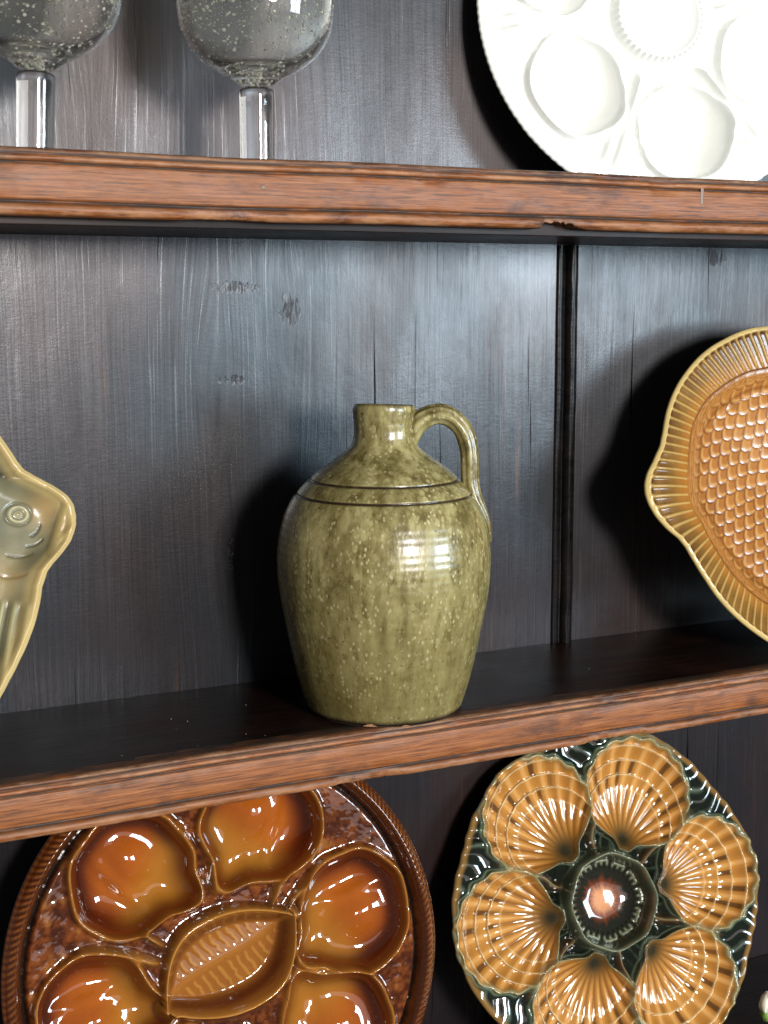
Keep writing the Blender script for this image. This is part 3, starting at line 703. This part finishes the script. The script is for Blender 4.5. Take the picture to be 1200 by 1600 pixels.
def green_platter():
    out = [(78.1, 202.8), (82.1, 195.4), (85.9, 187.4), (89.5, 181.6), (95.8, 177.2), (103.0, 172.8), (110.5, 167.8), (116.7, 162.4), (119.8, 156.4), (120.4, 149.0), (118.4, 140.9), (114.4, 133.3), (106.1, 125.2), (99.6, 119.9), (94.9, 115.3), (90.0, 105.9), (85.2, 91.5), (77.6, 76.0), (68.8, 62.5), (60.3, 50.7), (54.1, 42.4)]
    out += [(40, 27), (22, 12), (0, 3), (-40, 0), (-90, 10), (-140, 40), (-175, 85), (-190, 130), (-178, 180), (-150, 215), (-100, 245), (-40, 262), (15, 258), (45, 243), (63, 224)]
    C0 = (.010, .135); fo = polar_fn(out, C0, 2.6)
    def shape(p, q, s, th):
        r = np.hypot(p - C0[0], q - C0[1]); ro_ = fo(th); ed = ro_ - r
        reg = np.where(ed < .0052, 1, 0)
        z = -.011 + .011 * sst(.024, .0, ed) ** 1.3 + .002 * bell(ed - .002, .002)
        n1 = vnoise(p * 60, q * 60, 4, 3); n2 = vnoise(p * 25, q * 25, 14, 3)
        P, Q = p * 1000 - 5.0, q * 1000 + 2.5
        rgb = lerp((.105, .100, .060), (.195, .180, .105), sst(.3, .7, n1 * .5 + n2 * .5))
        rgb = lerp(rgb, (.44, .30, .125), bell(np.hypot(P - 58, (Q - 118) * 1.1), 20) * .6)
        rgb = lerp(rgb, (.42, .27, .105), bell(np.hypot((P - 102) * 1.0, (Q - 160) * 1.0), 14) * .75)
        # eye
        e = np.hypot((P - 82) * .92, (Q - 157.5) * 1.15)
        z += .0012 * bell(e - 5.6, 1.3) + .0016 * bell(e, 2.4) - .0006 * bell(e - 8.2, 1.2)
        rgb = lerp(rgb, (.46, .42, .25), bell(e - 5.6, 1.4) * .8 ); rgb = lerp(rgb, (.38, .35, .20), bell(e - 1.9, 1.0) * .8)
        rgb = lerp(rgb, (.070, .065, .035), bell(e - 8.2, 1.0) * .8); rgb = lerp(rgb, (.10, .09, .05), bell(e - 3.6, .8) * .7)
        # lips: two ridges and a dark mouth line
        def seg(a, b, bend=0):
            a = np.array(a, float); b = np.array(b, float); d = b - a; L = np.hypot(*d); d /= L
            t = ((P - a[0]) * d[0] + (Q - a[1]) * d[1]) / L; v = -(P - a[0]) * d[1] + (Q - a[1]) * d[0]
            return v - bend * 4 * t * (1 - t), sst(-.04, .06, t) * (1 - sst(.94, 1.04, t))
        for a, b, w, bend, hgt, col, amt in (((93, 127), (109, 163), 1.3, -1.5, -.0010, (.055, .045, .025), .9), ((97, 127), (111, 160), 1.9, -1.2, .0016, (.55, .42, .18), .8),
                                             ((106, 141), (115, 156), 1.8, -1.0, -.0009, (.22, .10, .045), .85), ((103, 136), (115, 147), 1.3, .4, .0010, (.52, .40, .17), .7),
                                             ((103, 130), (112, 139), 1.3, -.4, -.0007, (.20, .095, .04), .8), ((88, 142), (96, 150), .9, -1.5, -.0009, (.06, .055, .03), .75),
                                             ((84, 136), (96, 140), .9, -1.5, -.0008, (.07, .06, .03), .7), ((70, 132), (88, 131), 1.0, -2.0, -.0007, (.08, .07, .035), .6),
                                             ((60, 122), (80, 118), 1.2, -3, -.0008, (.20, .12, .045), .5), ((74, 182), (100, 172), 1.1, 2, -.0012, (.05, .045, .025), .8),
                                             ((62, 190), (80, 184), 1.1, -3, -.0010, (.045, .04, .025), .8)):
            v, m = seg(a, b, bend); g = bell(v, w) * m; z += .6 * hgt * g; rgb = lerp(rgb, col, np.clip(bell(v, w * 1.35) * m * (amt + .12), 0, 1))
        # fin with pale rays
        fin = sst(100, 92, Q + .35 * (P - 80)) * sst(.0, .006, ed); ray = np.sin((P * .93 + Q * -.36) * .92)
        fin = fin * sst(28, 42, P)
        z += .0010 * ray * fin; rgb = lerp(rgb, (.42, .38, .20), sst(.2, .9, ray) * fin * .8); rgb = lerp(rgb, (.085, .075, .035), sst(-.4, -.95, ray) * fin * .6)
        far = sst(30, 10, P)
        z += .0008 * np.sin(P * .8) * np.sin(Q * .8) * far
        rgb = lerp(rgb, (.36, .27, .11), sst(.011, .006, ed) * .7)
        rgb = lerp(rgb, (.54, .40, .17), sst(.0050, .0028, ed))
        return z, rgb, reg
    m = M['olive']
    return relief("fish_platter", "olive green fish-head platter with gold rim at the left of the middle shelf", "platter",
                  (.15, -.115, -.2852), R_(17), R_(8), fo, shape, dict(list=[(0, "fish_relief", m), (1, "raised_rim", m), (-1, "underside", m)], lip=1),
                  drop=0.0, nr=300, nt=900, c0=C0, backcol=(.45, .33, .15), backdrop=.010, thick=.0045)
green_platter()

# ------------------------------------------------------------------ the jug
def jug():
    t = thing("jug", "olive green stoneware jug with loop handle and two dark shoulder lines on middle shelf", "jug", (.46615, -.1057, -.2852))
    pr = [(53.0, 1.6), (54.2, 3.2), (56.6, 10.2), (60.9, 24.9), (64.1, 39.6), (66.9, 53.8), (69.7, 68.4), (72.2, 82.9), (73.5, 96.9), (73.7, 111.3), (71.4, 128.3), (66.8, 142.6), (62.2, 149.9),
          (55.6, 157.4), (48.2, 164.6), (39.6, 171.3), (31.6, 176.6), (24.9, 181.0), (21.6, 185.9), (20.3, 192.5), (20.3, 199.0), (21.3, 205.5), (21.5, 209.5), (21.0, 212.6), (19.7, 213.6), (18.6, 212.4), (17.9, 208.0), (16.6, 198), (15.5, 185), (20, 177)]
    P = np.array(pr) / 1000
    d = np.concatenate([[0], np.cumsum(np.hypot(*np.diff(P, axis=0).T))]); n = 560; dd = np.linspace(0, d[-1], n)
    r = np.interp(dd, d, P[:, 0]); z = np.interp(dd, d, P[:, 1])
    k = np.exp(-(np.arange(-14, 15) / 6.0) ** 2); k /= k.sum()
    r1 = np.convolve(np.pad(r, 14, mode='edge'), k, 'valid'); z1 = np.convolve(np.pad(z, 14, mode='edge'), k, 'valid')
    k2 = np.exp(-(np.arange(-44, 45) / 20.0) ** 2); k2 /= k2.sum()
    r2 = np.convolve(np.pad(r, 44, mode='edge'), k2, 'valid'); z2 = np.convolve(np.pad(z, 44, mode='edge'), k2, 'valid')
    wb = sst(.012, .03, z1) * (1 - sst(.172, .186, z1)) * (dd < d[-1] * .75)
    r = r1 * (1 - wb) + r2 * wb; z = z1 * (1 - wb) + z2 * wb
    outer = np.arange(n) < n * .9
    r += .00005 * np.sin(z * 420) * sst(.01, .03, z) + .00004 * np.sin(z * 1210 + 1)       # throwing rings
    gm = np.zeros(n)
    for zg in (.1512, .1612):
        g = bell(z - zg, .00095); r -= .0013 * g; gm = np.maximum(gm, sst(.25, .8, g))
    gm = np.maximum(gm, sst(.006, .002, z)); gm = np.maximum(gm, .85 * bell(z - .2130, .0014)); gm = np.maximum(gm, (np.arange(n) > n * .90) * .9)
    nt = 240; th = np.linspace(0, 2 * np.pi, nt, endpoint=False)
    wob = 1 + .006 * np.cos(2 * th + .7)[None] * sst(.02, .12, z)[:, None] + .004 * (vnoise(np.cos(th)[None] * 2 + 5, z[:, None] * 40 + np.sin(th)[None] * 2, 3, 3) - .5)
    V = np.stack([r[:, None] * wob * np.cos(th), r[:, None] * wob * np.sin(th), z[:, None] + .0012 * sst(.19, .213, z)[:, None] * np.cos(th + 2.4)[None]], -1)
    G = np.repeat(gm[:, None], nt, 1)
    G = np.clip(G * (.75 + .5 * vnoise(th[None] * 6, z[:, None] * 200, 9, 2)), 0, 1)
    me = mesh_np("jug_body", V.reshape(-1, 3), grid_faces(n, nt, True)[:, ::-1], attrs=dict(grime=G.ravel()))
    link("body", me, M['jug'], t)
    # unglazed foot with bare chips
    fr = np.array([(0, .4), (46, .4), (50.5, 0), (52.2, .5), (53.0, 1.7)]) / 1000
    F = np.stack([fr[:, 0][:, None] * np.cos(th), fr[:, 0][:, None] * np.sin(th), np.repeat(fr[:, 1][:, None], nt, 1)], -1)
    ft = link("foot", mesh_np("foot", F.reshape(-1, 3), grid_faces(len(fr), nt, True)[:, ::-1]), M['darkclay'], t)
    for az, w, h0 in ((233, 6, 2.2), (258, 3.5, 1.2), (335, 3.0, .8)):       # chips
        a = np.linspace(R_(az - w), R_(az + w), 15); f = np.sin(np.linspace(0, np.pi, 15)) * (.7 + .3 * rng.random(15))
        lo = np.stack([.0534 * np.cos(a), .0534 * np.sin(a), 0 * a + .0010], -1)
        hi = np.stack([.0546 * np.cos(a), .0546 * np.sin(a), .0012 + h0 / 1000 * f], -1)
        C = np.concatenate([lo, hi]); link("chip", mesh_np("chip", C, grid_faces(2, 15)), M['clay'], ft)
    # handle: a pulled strap with two grooves, from the neck over to the shoulder
    az = R_(-27.5)
    ctr = [(9.0, 176.0), (13.0, 184.5), (17.5, 193.5), (23.5, 200.5), (29.5, 204.6), (36.5, 206.2), (43.0, 205.2), (49.5, 201.2), (54.6, 194.5), (57.6, 186.0), (58.8, 176), (58.9, 166), (59.2, 157), (61.5, 149.5), (65.6, 142.5), (70.2, 134), (72.6, 126), (73.4, 118)]
    C = np.array(ctr) / 1000
    dd = np.concatenate([[0], np.cumsum(np.hypot(*np.diff(C, axis=0).T))]); ns = 150; sN = np.linspace(0, dd[-1], ns)
    a_ = np.interp(sN, dd, C[:, 0]); h_ = np.interp(sN, dd, C[:, 1])
    k = np.exp(-(np.arange(-10, 11) / 5.0) ** 2); k /= k.sum()
    a_ = np.convolve(np.pad(a_, 10, mode='reflect', reflect_type='odd'), k, 'valid'); h_ = np.convolve(np.pad(h_, 10, mode='reflect', reflect_type='odd'), k, 'valid')
    ta = np.gradient(a_); tz = np.gradient(h_); L = np.hypot(ta, tz); ta, tz = ta / L, tz / L
    u = sN / sN[-1]
    wid = np.interp(u, [0, .12, .25, .5, .72, .82, .92, 1], [11.0, 9.4, 8.4, 7.6, 7.2, 7.4, 6.0, 2.6]) / 1000      # half width, across
    thk = np.interp(u, [0, .12, .25, .5, .72, .80, .90, 1], [10.0, 8.4, 7.2, 6.6, 6.2, 5.0, 2.6, 1.0]) / 1000       # half thickness
    m = 40; ph = np.linspace(0, 2 * np.pi, m, endpoint=False)
    cs_w = np.cos(ph); cs_t = np.sin(ph) * (1 + .0 * ph)
    groove = 1 - .22 * bell((cs_w - .38), .16) * (np.sin(ph) > 0) - .22 * bell((cs_w + .38), .16) * (np.sin(ph) > 0)
    gside = 1 - .15 * bell(ph - math.pi - .55, .20) - .15 * bell(ph - math.pi + .50, .20)
    nx, nz = tz * -1, ta                                                    # outward normal in the handle plane
    V = np.zeros((ns, m, 3))
    off_r = thk[:, None] * (cs_t * groove * gside)[None]; off_w = wid[:, None] * (cs_w * gside)[None]
    rr = a_[:, None] + nx[:, None] * off_r; zz = h_[:, None] + nz[:, None] * off_r
    tw = az
    V[:, :, 0] = rr * math.cos(tw) - off_w * math.sin(tw); V[:, :, 1] = rr * math.sin(tw) + off_w * math.cos(tw); V[:, :, 2] = zz
    V += ((vnoise(u[:, None] * 16, ph[None] * 1.5, 6, 2) - .5) * .0007)[..., None]
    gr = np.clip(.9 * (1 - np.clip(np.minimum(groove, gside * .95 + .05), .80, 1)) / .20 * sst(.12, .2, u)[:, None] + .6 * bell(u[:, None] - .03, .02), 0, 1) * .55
    link("handle", mesh_np("handle", V.reshape(-1, 3), grid_faces(ns, m, True), attrs=dict(grime=gr.ravel())), M['jughandle'], t)
jug()

# ------------------------------------------------------------------ seeded glass goblets
def lathe(prof, nt=96):
    P = np.array(prof); th = np.linspace(0, 2 * np.pi, nt, endpoint=False)
    V = np.stack([P[:, 0][:, None] * np.cos(th), P[:, 0][:, None] * np.sin(th), np.repeat(P[:, 1][:, None], nt, 1)], -1)
    return V.reshape(-1, 3), grid_faces(len(P), nt, True)[:, ::-1]
def smooth_prof(pts, n):
    P = np.array(pts) / 1000; d = np.concatenate([[0], np.cumsum(np.hypot(*np.diff(P, axis=0).T))]); s = np.linspace(0, d[-1], n)
    r = np.interp(s, d, P[:, 0]); z = np.interp(s, d, P[:, 1]); k = np.exp(-(np.arange(-6, 7) / 2.6) ** 2); k /= k.sum()
    r2 = np.convolve(np.pad(r, 6, mode='reflect', reflect_type='odd'), k, 'valid'); z2 = np.convolve(np.pad(z, 6, mode='reflect', reflect_type='odd'), k, 'valid')
    return np.c_[np.maximum(r2, .0002), z2]
Z0 = .0675
def goblet(loc, label):
    t = thing("goblet", label, "goblet", loc, "seeded glass goblets on the top shelf")
    outer = [(.2, 62.6), (9, 62.7), (11.9, 63.2), (12.3, 64.6), (12.4, 66.6), (14.8, 68.3), (25, 72.4), (36.5, 80), (44, 88.7), (48.2, 98), (49.8, 114), (50.0, 126), (49.6, 145), (48.0, 166), (47.4, 178)]
    rim = [(46.6, 179.2), (45.6, 178)]
    inner = [(46.2, 166), (47.2, 145), (47.4, 126), (47.0, 114), (45.2, 100), (41.0, 91.5), (34, 84.0), (25, 78.2), (16, 75.2), (8, 74.2), (.2, 74.0)]
    pr = np.concatenate([smooth_prof(outer, 60), np.array(rim) / 1000, smooth_prof(inner, 50)])
    V, F = lathe(pr, 112)
    V[:, :2] *= (1 + .012 * (vnoise(V[:, 2] * 25, np.arctan2(V[:, 1], V[:, 0]) * 1.2, 4, 2) - .5))[:, None]
    bowl = link("bowl", mesh_np("bowl", V, F), M['glass'], t)
    # seeds: air bubbles inside the wall, mostly low in the bowl
    import bmesh
    bm = bmesh.new(); bmesh.ops.create_icosphere(bm, subdivisions=2, radius=1); bv = np.array([v.co[:] for v in bm.verts]); bf = np.array([[v.index for v in f.verts] for f in bm.faces]); bm.free()
    oz = smooth_prof(outer, 300); iz = smooth_prof(inner, 300)[::-1]
    VV, FF = [], []; c = 0
    while c < 1700:
        zc = random.uniform(.067, .145) if random.random() < .62 else random.uniform(.10, .172)
        ro = np.interp(zc, oz[oz[:, 1] > .0642][:, 1], oz[oz[:, 1] > .0642][:, 0]); rin = np.interp(zc, iz[:, 1], iz[:, 0]) if zc > .0745 else 0
        rb = random.choice([.00025, .00035, .00045, .0006, .0008, .001]) * random.uniform(.8, 1.2)
        lo, hi = rin + rb + .00012, ro - rb - .00012
        if hi <= lo: continue
        rr = random.uniform(lo, hi); a = random.uniform(0, 2 * math.pi)
        st = random.uniform(1, 1.9); tilt = random.uniform(-.6, .6)
        b = bv * rb; bz = b[:, 2] * st * .6; b2 = np.c_[b[:, 0], b[:, 1], bz]
        FF.append(bf + c * len(bv)); VV.append(b2 + np.array([rr * math.cos(a), rr * math.sin(a), zc])); c += 1
    o = link("bubbles", mesh_np("bubbles", np.concatenate(VV), np.concatenate(FF)), M['bubble'], t); o["kind"] = "stuff"
    V, F = lathe(smooth_prof([(.2, 8), (6, 8.2), (10, 9.5), (11.2, 14), (11.3, 30), (11.3, 50), (11.4, 60), (11.4, 61.8), (10, 62.4), (.2, 62.5)], 70), 72)
    link("stem", mesh_np("stem", V, F), M['stem'], t)
    V, F = lathe(smooth_prof([(.2, 0.2), (30, 0.2), (35, 1.0), (35.8, 2.4), (34, 3.6), (20, 5.4), (12, 7.6), (.2, 7.8)], 60), 72)
    link("foot", mesh_np("foot", V, F), M['stem'], t)
    return t
g0 = goblet((.3738, -.1084, Z0), "bubbly clear glass goblet nearer the white plate, one of two on the top shelf")
g1 = g0.copy(); COL.objects.link(g1); g1.location = (.2300, -.1120, Z0); g1.rotation_euler = (R_(.8), R_(-2.2), R_(140))
g1["label"] = "bubbly clear glass goblet with a slightly leaning stem, at the photo's top left corner"
for ch in g0.children:
    c = ch.copy(); COL.objects.link(c); c.parent = g1

# ------------------------------------------------------------------ small things
fl = thing("flower", "white flower bud on a green stem in front of the scallop oyster plate's right side", "flower", (.828, -.120, -.6118))
def petal(cx, cy, cz, w, h, lean, az, mat, name):
    n, m = 14, 11; u = np.linspace(0, 1, n)[:, None]; v = np.linspace(-1, 1, m)[None]
    half = w * np.sin(np.pi * np.clip(u * .86 + .10, 0, 1)) ** .8
    x = half * v; y = -w * 1.0 * (1 - v ** 2) * np.sin(np.pi * np.clip(u * .8 + .1, 0, 1)) - lean * u ** 2; z = h * u + 0 * v
    V = np.stack([x + 0 * z, y + 0 * z, z], -1).reshape(-1, 3)
    ca, sa = math.cos(az), math.sin(az)
    V = np.c_[V[:, 0] * ca - V[:, 1] * sa, V[:, 0] * sa + V[:, 1] * ca, V[:, 2]] + np.array([cx, cy, cz])
    o = link(name, mesh_np(name, V, grid_faces(n, m)), mat, fl); md = o.modifiers.new("t", 'SOLIDIFY'); md.thickness = .0006
    return o
bx, by, bz = -.0190, -.010, .0275
for k in range(5):
    petal(bx, by, bz, .0064, .0165 + .002 * math.sin(k * 2), -.0015, k * 1.2566, M['petal'], "petal")
for k in range(4):
    petal(bx, by, bz - .006, .0058, .0120, -.0012, k * 1.57 + .5, M['green'], "sepal")
def tube(name, pts, r, mat, parent):
    P = np.array(pts); m = 10; ph = np.linspace(0, 2 * np.pi, m, endpoint=False); V = []
    for i, p in enumerate(P):
        d = P[min(i + 1, len(P) - 1)] - P[max(i - 1, 0)]; d /= np.linalg.norm(d); a = np.cross(d, (0, 1, 0.1)); a /= np.linalg.norm(a); b = np.cross(d, a)
        V.append(p + r * (np.cos(ph)[:, None] * a + np.sin(ph)[:, None] * b))
    return link(name, mesh_np(name, np.concatenate(V), grid_faces(len(P), m, True)[:, ::-1]), mat, parent)
tt = np.linspace(0, 1, 14)
tube("stem", np.stack([bx * tt ** 1.4, by * tt, .0004 + (bz - .004) * tt], -1) + np.array([0, 0, .0012]), .0016, M['green'], fl)

VV, FF = [], []
for k in range(14):
    x = random.uniform(.26, .44) if k < 9 else random.uniform(.53, .9); y = random.uniform(-.136, -.05)
    s = random.uniform(.0002, .0005); b = np.array([(1, 0, 0), (-.6, .8, 0), (-.5, -.9, 0), (0, 0, 1.1)]) * s + np.array([x, y, -.28515])
    FF += [[4 * k + i for i in f] for f in ((0, 1, 3), (1, 2, 3), (2, 0, 3), (0, 2, 1))]; VV += list(b)
tag(link("dust", mesh_np("dust", np.array(VV), FF, smooth=False), M['dust']), "pale specks of dust on the dark middle shelf", "dust", kind="stuff")
